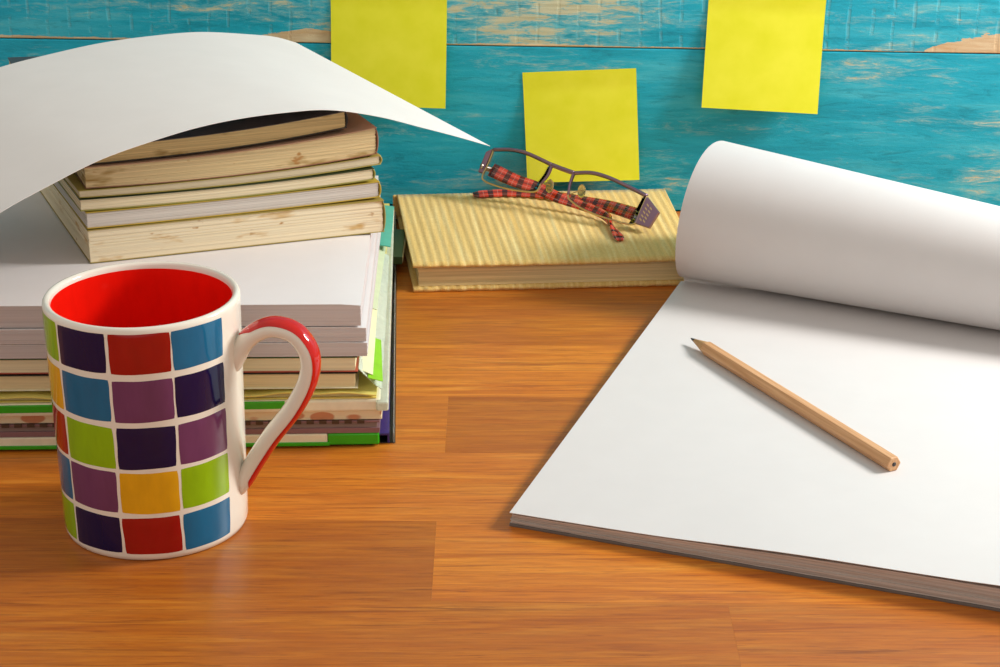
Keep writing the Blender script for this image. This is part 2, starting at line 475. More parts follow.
# ------------------------------------------------------------------ mug
mug = empty('coffee_mug', (-15.68, 81.9, 0))
def glaze(name, h, rough=0.07, var=0.05):
    t = NT(name); c = lin(h)
    v = t.noise(t.coords((1.5, 1.5, 0.5), rnd=9), 1.0, 3, 0.6)
    t.base(t.ramp(v, [(0.3, tuple(x * (1 - var) for x in c[:3]) + (1,)), (0.7, tuple(min(1, x * (1 + var)) for x in c[:3]) + (1,))]))
    t.set(Roughness=rough); t.b.inputs['Specular IOR Level'].default_value = 0.42
    t.b.inputs['Coat Weight'].default_value = 0.12; t.b.inputs['Coat Roughness'].default_value = 0.04
    return t.m
M_cer = glaze('cream_white_glaze', '#efe8da', 0.1, 0.015)
M_redin = glaze('red_inner_glaze', '#ef190c', 0.12)
def mr(z): return 4.13 + 0.16 * z / 11.0
prof = [(0.0, 0.12), (3.6, 0.12), (3.82, 0.0), (3.97, 0.0), (4.08, 0.06), (mr(0.25), 0.25)] + [(mr(z), z) for z in (1, 2, 3, 4, 5, 6, 7, 8, 9, 10, 10.6)] + \
       [(4.29, 10.8), (4.27, 10.92), (4.21, 11.0), (4.11, 11.03), (4.01, 10.99), (3.95, 10.9), (3.93, 10.75)]
lathe('body', prof, M_cer, mug, 128)
profi = [(3.96, 10.86), (3.92, 10.7), (3.90, 10.0), (3.76, 4.0), (3.7, 1.2), (3.45, 0.75), (2.9, 0.6), (0.0, 0.58)]
lathe('inner_glaze', profi, M_redin, mug, 128)
paints = {'lime': '#8fb80d', 'navy': '#06033e', 'red': '#a00f0b', 'blue': '#0c6690', 'purple': '#6e3a62', 'yellow': '#e4aa16'}
MP = {k: glaze('glaze_' + k, h, 0.08, 0.08) for k, h in paints.items()}
rowz = [(8.94, 10.75), (6.70, 8.64), (4.48, 6.46), (2.34, 4.31), (0.36, 2.13)]
cols = {1: ['blue', 'navy', 'purple', 'lime', 'blue'], 0: ['red', 'purple', 'navy', 'yellow', 'red'], -1: ['navy', 'blue', 'lime', 'purple', 'navy'],
        -2: ['lime', 'yellow', 'red', 'blue', 'lime'], -3: ['blue', 'red', 'yellow', 'navy', 'purple'], -4: ['yellow', 'lime', 'blue', 'red', 'navy'],
        -5: ['purple', 'navy', 'lime', 'yellow', 'red'], -6: ['red', 'blue', 'purple', 'lime', 'yellow']}
rs = random.Random(3)
for k, names in cols.items():
    for r, nm in enumerate(names):
        z0, z1 = rowz[r]; c0 = 36.5 * k + 7.3; hw = 17.35
        lean = [0.6, 0.2, -0.2, 0.2, 0.5][r]
        jt = lambda a: rs.uniform(-a, a)
        cor = [(c0 - hw + jt(.5), z0 + jt(.035)), (c0 + hw + jt(.5), z0 + jt(.035)), (c0 + hw + jt(.5), z1 + jt(.035)), (c0 - hw + jt(.5) - lean, z1 + jt(.035))]
        NU, NV = 14, 10
        ph = rs.uniform(0, 6)
        def patch(u, v):
            # squircle-like quad with rounded corners
            a, b = 2 * u - 1, 2 * v - 1
            a2 = a * (1 - 0.022 * b ** 8); b2 = b * (1 - 0.022 * a ** 8)
            a2 += 0.006 * math.sin(5 * b + ph) * abs(a); b2 += 0.008 * math.sin(4 * a + ph) * abs(b)
            uu, vv = (a2 + 1) / 2, (b2 + 1) / 2
            th = (cor[0][0] * (1 - uu) + cor[1][0] * uu) * (1 - vv) + (cor[3][0] * (1 - uu) + cor[2][0] * uu) * vv
            z = (cor[0][1] * (1 - uu) + cor[1][1] * uu) * (1 - vv) + (cor[3][1] * (1 - uu) + cor[2][1] * uu) * vv
            edge = min(1, (1 - max(abs(a), abs(b))) / 0.12)
            rr = mr(z) + 0.004 + 0.012 * edge
            t = rad(th - 90)
            return (rr * math.cos(t), rr * math.sin(t), z)
        grid('painted_square', patch, NU, NV, MP[nm], mug)
hp = [(4.08, 7.75), (4.2, 8.35), (4.55, 9.0), (5.15, 9.55), (5.95, 9.82), (6.88, 9.55), (7.45, 8.65), (7.38, 7.5), (6.7, 6.1), (5.6, 4.6), (4.78, 3.3), (4.25, 2.35), (4.06, 1.7)]
HA = rad(-9)
hpath = catmull([(x * math.cos(HA), x * math.sin(HA), z) for x, z in hp], 8)
hside = (-math.sin(HA), math.cos(HA), 0)
def hw_(t): return 0.60 - 0.18 * max(0, 1 - t / 0.10) ** 2 - 0.25 * max(0, (t - 0.9) / 0.1) ** 2
def ht_(t): return 0.43 - 0.2 * max(0, 1 - t / 0.12) ** 2 - 0.28 * max(0, (t - 0.88) / 0.12) ** 2
handle = sweep('handle', hpath, lambda t: hside, hw_, ht_, M_cer, mug, 20, 2.3)
# red glaze on the outer face of the handle
M_redout = glaze('red_handle_glaze', '#c4160e', 0.08)
V = []; F = []; sub = hpath[18:-5]; m = len(sub); NC = 10
for i, p in enumerate(sub):
    a = sub[min(m - 1, i + 1)]; b = sub[max(0, i - 1)]; tg = (a - b).normalized(); sd = Vector(hside); nr = tg.cross(sd).normalized()
    if nr.z < 0 and i < m * 0.3 or False: nr = -nr
    out = nr
    mid = Vector((5.2 * math.cos(HA), 5.2 * math.sin(HA), 6.2))
    if (p - mid).dot(out) < 0: out = -out
    t = (i + 18) / (len(hpath) - 1); w, h = hw_(t) + 0.012, ht_(t) + 0.012
    e = min(1, 0.35 + i / 8, 0.35 + (m - 1 - i) / 8)
    for k in range(NC + 1):
        q = rad(-64 + 128 * k / NC) * e; cx, sx = math.sin(q), math.cos(q); pw = 2 / 2.3
        cx = math.copysign(abs(cx) ** pw, cx); sx = abs(sx) ** pw
        V.append(p + sd * (w * cx) + out * (h * sx))
for i in range(m - 1):
    for k in range(NC): F.append((i * (NC + 1) + k, i * (NC + 1) + k + 1, (i + 1) * (NC + 1) + k + 1, (i + 1) * (NC + 1) + k))
rg = mesh('handle_glaze', V, F, M_redout, handle, True); rg['label'] = 'red glaze on the outside of the handle'
tag(mug, 'cream mug with colourful painted squares, red inside and curved handle', 'mug')

# ------------------------------------------------------------------ tan cloth-covered book
def cloth_mat():
    t = NT('tan_ribbed_cloth')
    tc = t.n('ShaderNodeTexCoord'); sx = t.n('ShaderNodeSeparateXYZ'); t.link(tc.outputs['Object'], sx.inputs['Vector'])
    cb = t.n('ShaderNodeCombineXYZ')
    t.link(t.math('MULTIPLY', t.math('ADD', sx.outputs['X'], t.math('MULTIPLY', sx.outputs['Y'], 0.02)), 300), cb.inputs['X'])
    t.link(t.math('MULTIPLY', sx.outputs['Y'], 9), cb.inputs['Y'])
    n1 = t.noise(cb.outputs['Vector'], 1.0, 4, 0.6)
    f = t.noise(t.coords((9, 9, 9)), 1.0, 4, 0.7)
    c = t.ramp(n1, [(0.28, lin('#dcb562')), (0.5, lin('#edca7e')), (0.72, lin('#f8e3a2'))])
    c = t.mix(t.math('MULTIPLY', t.ramp(f, [(0.35, W4), (0.6, K4)]), 0.30), c, lin('#ad8538'))
    t.base(c); t.set(Roughness=0.9); t.b.inputs['Specular IOR Level'].default_value = 0.15
    t.b.inputs['Sheen Weight'].default_value = 0.15
    t.bump(f, 0.6, 0.05)
    return t.m
M_cloth = cloth_mat()
tb0 = Vector((-4.95, 111.6)); tb1 = Vector((10.95, 112.75)); TBA = math.atan2(tb1.y - tb0.y, tb1.x - tb0.x)
tan = empty('cloth_book', (tb0.x, tb0.y, 0), TBA)
TW, TD = 16.6, 13.4
def tskew(x, y):                # the book is a touch out of square
    return x - 0.045 * y * (1 - x / TW) - 0.075 * y * 0 + 0.0, y
def cover_fn(z0, th, lift, sgn=1, fz=0.03):
    NX, NY = 260, 20
    def top(u, v):
        x, y = -0.22 + (TW + 0.44) * u, -0.25 + (TD + 0.3) * v
        rib = 0.024 * math.sin(2 * PI * (x + 0.02 * y) / 0.50 + 0.5 * math.sin(x * 1.3))
        ed = 0.05 * math.sin(x * 5.1 + 1) * math.sin(x * 1.7) * (1 if v == 0 else 0)
        X, Y = tskew(x, y + ed)
        return X, Y, rib
    V = []; F = []
    for side in (0, 1):
        for j in range(NY + 1):
            for i in range(NX + 1):
                u, v = i / NX, j / NY
                X, Y, rib = top(u, v)
                zz = z0 + (th + rib + lift(u, v) if side else lift(u, v))
                V.append((X, Y, zz))
    N1 = (NX + 1) * (NY + 1)
    for side in (0, 1):
        for j in range(NY):
            for i in range(NX):
                a = side * N1 + j * (NX + 1) + i
                F.append((a, a + 1, a + NX + 2, a + NX + 1))
    B = [i for i in range(NX + 1)] + [j * (NX + 1) + NX for j in range(1, NY + 1)] + [NY * (NX + 1) + i for i in range(NX - 1, -1, -1)] + [j * (NX + 1) for j in range(NY - 1, 0, -1)]
    for k in range(len(B)):
        a, b = B[k], B[(k + 1) % len(B)]; F.append((a, b, N1 + b, N1 + a))
    return V, F
flat = lambda u, v: 0.0
warp = lambda u, v: 0.10 * (u - 0.4) ** 2 * (1 - v) * 2
mesh('back_cover', *cover_fn(0.03, 0.22, flat), M_cloth, tan, True)
mesh('front_cover', *cover_fn(1.52, 0.20, warp), M_cloth, tan, True)
M_tanpage = paper('tan_book_pages', '#ecd6a4', 0.66, 12)
tp = page_block('pages', TW - 0.35, TD - 0.3, 0.27, 1.52, 22, M_tanpage, tan, seg=10, jit=0.05, x0=0.1, y0=0.1)
for v in tp.data.vertices:
    X, Y = tskew(v.co.x / S, v.co.y / S); v.co.x = X * S
sp = mesh('spine', *box_vf(-1.1, TW + 0.15, TD - 0.05, TD + 0.22, 0.05, 1.70), M_cloth, tan); bevel(sp, 0.1, 3)
tag(tan, 'old book with ribbed tan cloth cover lying under the eyeglasses', 'book')

# ------------------------------------------------------------------ eyeglasses on the cloth book
GL = [[-0.39, 124.18, 5.02], [0.68, 123.7, 5.16], [1.66, 123.13, 5.11], [2.61, 122.45, 4.88], [3.3, 121.93, 4.68], [3.05, 121.65, 4.1], [2.6, 121.5, 3.55], [2.22, 121.37, 3.09], [0.96, 121.99, 2.99], [-0.19, 122.66, 3.05], [-1.03, 123.25, 3.23], [-1.11, 123.51, 3.52], [-0.73, 123.81, 4.24]]
GR = [[4.67, 121.0, 4.43], [5.78, 120.51, 4.59], [6.86, 119.83, 4.47], [8.03, 118.97, 4.15], [9.1, 118.15, 3.83], [8.66, 117.74, 2.92], [8.35, 117.44, 2.27], [7.63, 117.77, 2.19], [6.42, 118.53, 2.33], [5.2, 119.37, 2.58], [4.41, 120.07, 2.95], [4.29, 120.32, 3.2], [4.42, 120.69, 3.8]]
GB = [3.99, 121.44, 4.53]
G0 = Vector((4.0, 120.5, 1.78))
gn = Vector((-0.40, -0.74, 0.53)).normalized()
glasses = empty('eyeglasses', G0)
loc = lambda P: [Vector(p) - G0 for p in P]
M_gun = NT('plum_metal'); M_gun.base(lin('#94788a')); M_gun.set(Roughness=0.32, Metallic=0.9); M_gun = M_gun.m
M_gold = NT('pale_gold_wire'); M_gold.base(lin('#d8bd84')); M_gold.set(Roughness=0.3, Metallic=0.9); M_gold = M_gold.m
M_silver = NT('hinge_metal'); M_silver.base(lin('#b9aca4')); M_silver.set(Roughness=0.3, Metallic=0.9); M_silver = M_silver.m
M_glass = NT('lens_glass'); _t = M_glass.n('ShaderNodeBsdfTransparent'); _g = M_glass.n('ShaderNodeBsdfGlossy'); _x = M_glass.n('ShaderNodeMixShader'); _f = M_glass.n('ShaderNodeFresnel')
_t.inputs['Color'].default_value = (0.97, 0.965, 0.955, 1); _g.inputs['Roughness'].default_value = 0.02; _f.inputs['IOR'].default_value = 1.25
M_glass.link(_f.outputs[0], _x.inputs[0]); M_glass.link(_t.outputs[0], _x.inputs[1]); M_glass.link(_g.outputs[0], _x.inputs[2])
M_glass.link(_x.outputs[0], M_glass.t.nodes['Material Output'].inputs['Surface']); M_glass = M_glass.m
M_pad = NT('clear_silicone'); M_pad.base(lin('#e8dca0')); M_pad.set(Roughness=0.15, IOR=1.3); M_pad.b.inputs['Transmission Weight'].default_value = 0.75; M_pad = M_pad.m
def plaid():
    t = NT('red_tartan_acetate')
    tc = t.n('ShaderNodeUVMap'); sx = t.n('ShaderNodeSeparateXYZ'); t.link(tc.outputs['UV'], sx.inputs['Vector'])
    def bands(sock, period, lo, hi, ph):
        f = t.math('FRACT', t.math('ADD', t.math('DIVIDE', sock, period), ph))
        return t.math('MULTIPLY', t.math('GREATER_THAN', f, lo), t.math('LESS_THAN', f, hi))
    u, v = sx.outputs['X'], sx.outputs['Y']
    c = lin('#d8412a')
    c = t.mix(t.math('MULTIPLY', bands(u, 0.95, 0.08, 0.45, 0.0), 0.85), c, lin('#1c1012'))
    c = t.mix(t.math('MULTIPLY', bands(v, 0.42, 0.1, 0.45, 0.3), 0.55), c, lin('#2a1718'))
    c = t.mix(t.math('MULTIPLY', bands(u, 0.95, 0.74, 0.78, 0.0), 0.35), c, lin('#e0b8a6'))
    c = t.mix(t.math('MULTIPLY', bands(v, 0.42, 0.76, 0.84, 0.3), 0.3), c, lin('#e8c4b0'))
    t.base(c); t.set(Roughness=0.16); t.b.inputs['Coat Weight'].default_value = 0.5
    return t.m
M_plaid = plaid()
def rim(P, name):
    Q = loc(P); loop = catmull(Q + [Q[0]], 6)[:-1]
    top = catmull(Q[:5], 8)
    ux = (Q[4] - Q[0]).normalized(); up = ux.cross(gn); 
    if up.z < 0: up = -up
    fr = sweep(name, top, lambda t: up, lambda t: 0.13, lambda t: 0.15, M_gun, glasses, 10)
    low = catmull([Q[4]] + Q[5:] + [Q[0]], 6)
    lw = sweep('rim_wire', low, lambda t: gn, lambda t: 0.07, lambda t: 0.06, M_gold, fr, 8)
    cen = sum(loop, Vector()) / len(loop)
    V = []; F = []; n = len(loop)
    bulge = [(0.985, 0.0), (0.66, 0.10), (0.33, 0.15)]
    for face, off in ((0, 0.05), (1, -0.05)):
        for k, h in bulge:
            for p in loop: V.append(cen + (p - cen) * k + gn * (off + h))
        V.append(cen + gn * (off + 0.17))
    for f in (0, 1):
        b0 = f * (3 * n + 1)
        for j in range(2):
            for i in range(n): F.append((b0 + j * n + i, b0 + j * n + (i + 1) % n, b0 + (j + 1) * n + (i + 1) % n, b0 + (j + 1) * n + i))
        for i in range(n): F.append((b0 + 2 * n + i, b0 + 2 * n + (i + 1) % n, b0 + 3 * n))
    for i in range(n): F.append((i, (i + 1) % n, 3 * n + 1 + (i + 1) % n, 3 * n + 1 + i))
    mesh('lens', V, F, M_glass, glasses, True)
    return Q
QL = rim(GL, 'browline'); QR = rim(GR, 'browline')
sweep('bridge', catmull([QL[4], Vector(GB) - G0 + Vector((0, 0, 0.02)), QR[0]], 8), lambda t: gn, lambda t: 0.15, lambda t: 0.15, M_gun, glasses, 10)
# inner uprights of the half rims are the same dark metal
for Q, i0, i1 in ((QL, 4, 6), (QR, 0, -2)):
    P = [Q[4], Q[5], Q[6]] if i0 == 4 else [Q[0], Q[12], Q[11]]
    sweep('rim_upright', catmull(P, 6), lambda t: gn, lambda t: 0.13 - 0.04 * t, lambda t: 0.12 - 0.04 * t, M_gun, glasses, 8)
# nose pads on little wire arms, behind the lenses
for root, c in ((QL[6], Vector((2.98, 121.33, 3.6)) - G0), (QR[11], Vector((4.97, 120.25, 3.61)) - G0)):
    cc = c - gn * 0.45
    arm = sweep('pad_arm', catmull([root, root - gn * 0.3 + Vector((0, 0, .12)), cc + Vector((0, 0, .1)), cc], 5), lambda t: (0, 0, 1), lambda t: 0.035, lambda t: 0.035, M_gold, glasses, 6)
    ax = Vector((0.10, 0.2, 1)).normalized()
    sd = (QR[4] - QL[0]).normalized()
    npd = sweep('nose_pad', [cc + ax * (0.9 * k / 8 - 0.45) for k in range(9)], lambda t: sd, lambda t: 0.02 + 0.27 * math.sqrt(max(0, 1 - (2 * t - 1) ** 2)), lambda t: 0.015 + 0.06 * math.sqrt(max(0, 1 - (2 * t - 1) ** 2)), M_pad, glasses, 12)
# end pieces that carry the hinges
endL = loc([[-0.45, 124.26, 5.07], [-0.9, 124.33, 4.82], [-1.42, 123.76, 3.65], [-1.1, 123.56, 3.61]])
endR = loc([[9.1, 118.15, 3.83], [9.8, 117.24, 3.09], [9.18, 116.9, 2.16], [8.29, 117.48, 2.29]])
for E in (endL, endR):
    V = [p + gn * 0.06 for p in E] + [p - gn * 0.28 for p in E]
    e = mesh('end_piece', V, [(0, 1, 2, 3), (7, 6, 5, 4), (0, 4, 5, 1), (1, 5, 6, 2), (2, 6, 7, 3), (3, 7, 4, 0)], M_gun, glasses); bevel(e, 0.05, 2)
    if E is endR:
        for row in range(2):
            for k in range(5):      # little open slots in two rows, a metal comb with pale enamel
                a = 0.20 + 0.15 * k; b = 0.30 + 0.24 * row
                P = (E[0] * (1 - a) + E[3] * a) * (1 - b) + (E[1] * (1 - a) + E[2] * a) * b
                dx = (E[1] - E[0]).normalized() * 0.10; dy = (E[3] - E[0]).normalized() * 0.045
                q = mesh('enamel_slot', [P - dx - dy + gn * .075, P + dx - dy + gn * .075, P + dx + dy + gn * .075, P - dx + dy + gn * .075, P - dx - dy + gn * .03, P + dx - dy + gn * .03, P + dx + dy + gn * .03, P - dx + dy + gn * .03],
                         [(0, 1, 2, 3), (4, 7, 6, 5), (0, 4, 5, 1), (1, 5, 6, 2), (2, 6, 7, 3), (3, 7, 4, 0)], M_gold, e)
TLp = loc([[-0.55, 124.05, 3.72], [0.97, 123.36, 3.2], [2.25, 122.92, 2.9], [3.49, 121.97, 2.6], [4.33, 121.49, 2.42], [5.82, 120.48, 2.2], [6.72, 119.33, 2.06], [6.98, 117.99, 1.96], [7.35, 115.4, 1.90]])
TRp = loc([[9.12, 117.75, 2.55], [8.49, 118.68, 2.45], [6.96, 120.88, 2.25], [5.33, 122.37, 2.12], [3.89, 123.5, 2.05], [2.15, 124.3, 1.99], [0.26, 124.6, 1.97], [-1.76, 124.3, 1.94]])
def tside(t):
    u = Vector((-0.35, -0.62, -0.70)); f = Vector((0.75, -0.55, 0.0))
    k = max(0, (t - 0.72) / 0.28); return u * (1 - k) + f * k
def tsideR(t):
    u = Vector((-0.35, -0.62, -0.70)); f = Vector((-0.1, -0.85, -0.25))
    k = max(0, (t - 0.55) / 0.45); return u * (1 - k) + f * k
def tw(t): return (0.50 - 0.24 * min(1, t / 0.8)) * (1 if t < 0.96 else math.sqrt(max(0.05, 1 - ((t - 0.96) / 0.045) ** 2))) + (0.10 * max(0, (t - 0.7) / 0.26) if t < 0.96 else 0.10)
def tt(t): return 0.10 if t < 0.97 else 0.07
tl = sweep('temple', catmull(TLp, 7), tside, tw, tt, M_plaid, glasses, 14, 3.0)
tr = sweep('temple', catmull(TRp, 7), tsideR, tw, tt, M_plaid, glasses, 14, 3.0)
for a, b in ((endL[2] * 0.5 + endL[3] * 0.5 + Vector((0.05, 0.05, 0.45)), TLp[0]), (endR[2] * 0.5 + endR[1] * 0.5 + Vector((-.2, .2, 0)), TRp[0])):
    hg = sweep('hinge', [a, a - gn * 0.3, b - gn * 0.08, b + (b - a) * 0.2], lambda t: (0, 0, 1), lambda t: 0.17, lambda t: 0.10, M_silver, glasses, 10)
tag(glasses, 'folded eyeglasses with red plaid temples resting on the tan cloth book', 'eyeglasses')

# ------------------------------------------------------------------ sticky notes on the wall
def note_mat():
    t = NT('yellow_note_paper'); v = t.noise(t.coords((1, 1, 1), rnd=20), 0.6, 3)
    t.base(t.ramp(v, [(0.3, lin('#e7ea30')), (0.7, lin('#f1f242'))])); t.set(Roughness=0.75)
    t.b.inputs['Specular IOR Level'].default_value = 0.2
    return t.m
M_note = note_mat()
def wall_uv(P):
    d = Vector(P) - Vector(WP); c, s = math.cos(WA), math.sin(WA); return d.x * c + d.y * s, d.z
def sticky(corner_tl, width, height, ang, lift, curl, label):
    u0, z0 = wall_uv(corner_tl)
    c = wall_pt(u0 + width / 2, 0, z0)
    root = empty('sticky_note', (c.x, c.y, c.z), WA)
    def f(u, v):
        x = (u - 0.5) * width; y = -v * height
        X = x * math.cos(ang) - y * math.sin(ang); Z = x * math.sin(ang) + y * math.cos(ang)
        q = max(0, v - 0.17) / 0.83
        off = 0.05 + lift * (0.72 * q + 0.28 * q * q) + curl * (u - 0.5) * q
        return (X, -off, Z)
    o = solid(grid('note_sheet', f, 24, 24, M_note, root), 0.02)
    tag(root, label, 'sticky note', 'yellow sticky notes on the turquoise wall')
sticky((-10.95, 128.16, 14.75), 7.55, 7.65, rad(-0.6), 0.9, 0.25, 'yellow sticky note on the wall above the arched white sheet')
sticky((1.45, 127.33, 9.5), 7.4, 7.25, rad(3.2), 0.95, 0.2, 'lowest yellow sticky note, on the wall behind the eyeglasses')
sticky((13.35, 126.54, 14.9), 7.45, 7.6, rad(-1.9), 1.1, 0.2, 'yellow sticky note on the wall above the rolled pad page')

# ------------------------------------------------------------------ lower stack: folders, notebooks and paper reams
Y0 = 89.77
def plastic(name, h, alpha=0.5):
    t = NT(name); v = t.noise(t.coords((1, 1, 1), rnd=10), 1.1, 4)
    t.base(lin(h)); t.set(Roughness=0.18); t.b.inputs['Transmission Weight'].default_value = alpha; t.set(IOR=1.2)
    t.bump(v, 0.6, 0.25)
    return t.m
M_rw = paper('ream_edges', '#d8cfce', 0.86, 10)
M_cream1 = paper('notebook_pages_cream', '#f3e8c2', 0.82, 9)
M_cream2 = paper('notebook_pages_buff', '#eddcae', 0.8, 9)
M_green = plain('green_plastic', '#35ad1a', 0.25)
M_lime = plain('lime_plastic_tab', '#93d61c', 0.3)
M_dgreen = plain('dark_green_cover', '#3e5a34', 0.4)
M_teal = plain('teal_cover', '#4fb3a2', 0.4)
M_yell = plain('pale_yellow_folder', '#ecdc78', 0.4)
M_purple = plain('purple_folder', '#3a2a78', 0.3)
M_mauve = plain('mauve_cover', '#8a686c', 0.35)
M_black = plain('black_cover', '#1c1917', 0.4)
M_pale = plain('pale_green_cover', '#dbe4bf', 0.35)
M_creamc = plain('cream_cover', '#efe9cd', 0.35)
M_redc = plain('red_cover', '#b4523c', 0.4)
M_clear = plastic('clear_sleeve', '#eef2ec', 0.8)
M_milky = plastic('milky_sleeve', '#e6ecdc', 0.35)
def dots_mat():
    t = NT('cream_cover_with_rust_dots'); vo = t.n('ShaderNodeTexVoronoi'); vo.inputs['Scale'].default_value = 0.62; vo.inputs['Randomness'].default_value = 0.5
    t.link(t.coords((1, 1, 2.2)), vo.inputs['Vector'])
    t.base(t.mix(t.ramp(vo.outputs['Distance'], [(0.34, W4), (0.40, K4)]), lin('#e6d6b2'), lin('#c98a64'))); t.set(Roughness=0.4)
    return t.m
M_dots = dots_mat()

def sag(amp, ph): return lambda x, y, z: z + amp * math.sin(x * 0.23 + ph) * min(1, z / 2)
XL = -36.2
def stack_item(name, xr, y0, zb, rz=0.0): 
    return empty(name, (xr, y0, zb), rz)
def nb(name, xr, y0, z0, z1, w, d, page_m, cover_m, label, cat, tc=0.05, bc=0.05, n=12, rz=0.0, top_m=None, inset=0.12, seg=8):
    """paper-bound notebook: pages between two covers; local origin at the near right bottom corner"""
    r = stack_item(name, xr, y0, z0, rz)
    h = z1 - z0
    slab('back_cover', w, d, 0, bc, cover_m, r, seg=seg, x0=-w, bev=0.015)
    slab('front_cover', w, d, h - tc, h, top_m or cover_m, r, seg=seg, x0=-w, bev=0.015)
    page_block('pages', w - inset, d - 2 * inset * 0.6, bc, h - tc, n, page_m, r, seg=seg, jit=0.03, x0=-w, y0=inset * 0.6)
    return tag(r, label, cat)

# green and cream plastic folder lying on the desk
r = empty('plastic_folder', (-6.0, Y0 - 0.1, 0.0), rad(1.7))
slab('back_cover', 30, 30.5, 0.0, 0.09, M_black, r, seg=4, x0=-30.3, y0=0.25)  # recessed black slab, stands in for the dark shadow beneath the folder
slab('folder_body', 27.4, 30.5, 0.12, 0.72, M_creamc, r, seg=6, x0=-29.9, bev=0.06)
slab('green_corner', 2.52, 30.5, 0.12, 0.73, M_green, r, seg=4, x0=-2.48, bev=0.08)
slab('green_lip', 27.5, 0.14, 0.11, 0.30, M_green, r, seg=4, x0=-29.9, y0=-0.07, bev=0.03)
tag(r, 'cream plastic folder with bright green corner at the bottom of the stack', 'folder')
# mauve notebook with comb binding
r = nb('comb_notebook', -5.92, Y0 - 0.05, 0.74, 1.40, 29.8, 30, paper('mauve_pages', '#a58f86', 0.7, 9), M_mauve, 'mauve notebook with a perforated edge above the green folder', 'notebook', 0.10, 0.28, rz=rad(1.7))
bmk = plain('dark_comb_teeth', '#4a3626', 0.5)
for k in range(46):
    x = -29 + k * 0.62
    t_ = mesh('tooth', *box_vf(x, x + 0.36, -0.07, 0.02, 0.54, 0.70), bmk, r)
# cream dotted book
nb('dotted_notebook', -5.80, Y0 + 0.02, 1.45, 1.90, 29.8, 30, M_dots, M_dots, 'thin cream notebook with rust dots near the stack bottom', 'notebook', 0.05, 0.05, 5, inset=0.02, rz=rad(1.7))
# green and white plastic-covered notebook
r = empty('covered_notebook', (-5.72, Y0 - 0.05, 1.90), rad(2.3))
slab('cover', 30, 30.2, 0.0, 0.64, M_creamc, r, seg=6, x0=-30.1, bev=0.12)
slab('green_band', 25.3, 0.12, 0.22, 0.62, M_green, r, seg=6, x0=-30.1, y0=-0.05, bev=0.04)
slab('clear_edge', 0.62, 30.6, 0.1, 0.60, M_milky, r, seg=2, x0=-0.35, y0=-0.25, bev=0.1)
tag(r, 'green and cream plastic-covered notebook with a clear sleeve edge', 'notebook')
# pale yellow folder, crumpled lip
r = empty('yellow_folder', (-6.05, Y0 + 0.02, 2.56), rad(1.7))
def ylw(u, v): return (-30 + 30 * u, -0.12 + 29.9 * v, 0.30 + 0.06 * math.sin(u * 23) * (1 - v) + 0.05 * math.sin(u * 61) * (1 - v) ** 3)
solid(grid('front_cover', ylw, 70, 12, M_yell, r), 0.05)
slab('back_cover', 30, 29.8, 0.0, 0.05, M_yell, r, seg=6, x0=-30, bev=0.01)
page_block('pages', 29.5, 29.4, 0.06, 0.22, 4, paper('yellow_folder_pages', '#cfc38f', 0.7, 9), r, x0=-29.8, y0=0.1, jit=0.06)
tag(r, 'pale yellow card folder with wavy lip in the middle of the stack', 'folder')
# buff and cream notebooks
nb('buff_notebook', -6.95, Y0, 3.10, 3.93, 29, 24, M_cream2, M_creamc, 'buff-paged notebook with a red and black cover line', 'notebook', 0.05, 0.04, 13, top_m=M_black, rz=rad(1.2))
r = nb('cream_notebook', -6.92, Y0 + 0.02, 3.96, 4.76, 29, 24, M_cream1, M_redc, 'cream-paged notebook with green cover right below the paper reams', 'notebook', 0.06, 0.05, 12, top_m=M_dgreen, rz=rad(1.0))
# reams of white paper
def ream(xr, y0, z0, z1, n, label, rz=0.0, curl=0.0, w=29.7, d=21.0, jit=0.03):
    r = empty('paper_ream', (xr, y0, z0), rz)
    def zm(x, y, z):
        e = max(0, 1 - max(0, -x) / 1.1); return z - curl * e * e * (z / max(0.1, z1 - z0))
    h = z1 - z0
    page_block('page_block', w, d, 0, h - 0.03, n, M_rw, r, seg=30, jit=jit, zmap=zm, x0=-w)
    solid(grid('page', lambda u, v: (-w + w * u, 0.005 + (d - .01) * v, zm(-w + w * u, 0, h - 0.015) + 0.0), 30, 8, M_ream, r), 0.02)
    tag(r, label, 'paper', 'reams of white paper')
ream(-6.42, Y0 - 0.05, 4.82, 5.54, 18, 'lowest white paper ream, directly on the cream notebook', rz=rad(1.1), curl=0.03)
ream(-6.46, Y0, 5.57, 6.32, 18, 'middle white paper ream between two others in the stack', rad(1.3), 0.05)
ream(-6.70, Y0 + 0.02, 6.38, 7.50, 26, 'topmost white paper ream, right under the old books', rad(0.9), 0.07, jit=0.02)
# sleeves and tabs that stand out at the right side of the stack
r = empty('purple_folder', (-5.22, Y0 + 0.35, 0.0), rad(2.6))
slab('front_cover', 0.62, 35.5, 0.42, 0.55, M_purple, r, seg=2, x0=-0.95, bev=0.03)
slab('back_cover', 0.75, 35.5, 0.0, 0.05, M_black, r, seg=2, x0=-0.72, bev=0.015)
slab('spine', 0.10, 35.5, 0.0, 0.55, M_purple, r, seg=2, x0=-0.36, bev=0.03)
slab('clear_sleeve', 0.06, 35.9, 0.0, 0.62, M_clear, r, seg=2, x0=-0.08, y0=-0.1, bev=0.02)
tag(r, 'purple folder in a clear sleeve along the right side of the stack', 'folder')
r = empty('document_sleeve', (-6.35, Y0 + 0.2, 3.0), rad(1.9))
def slv(u, v):
    return (-0.55 + 1.12 * u, 0.1 + 19.5 * v, 0.20 + 0.9 * (1 - u) ** 1.5 * 0.9 - 0.25 * u + 0.04 * math.sin(v * 30 + u * 4) + 0.05 * math.sin(v * 11))
solid(grid('clear_flap', slv, 12, 60, M_milky, r), 0.03)
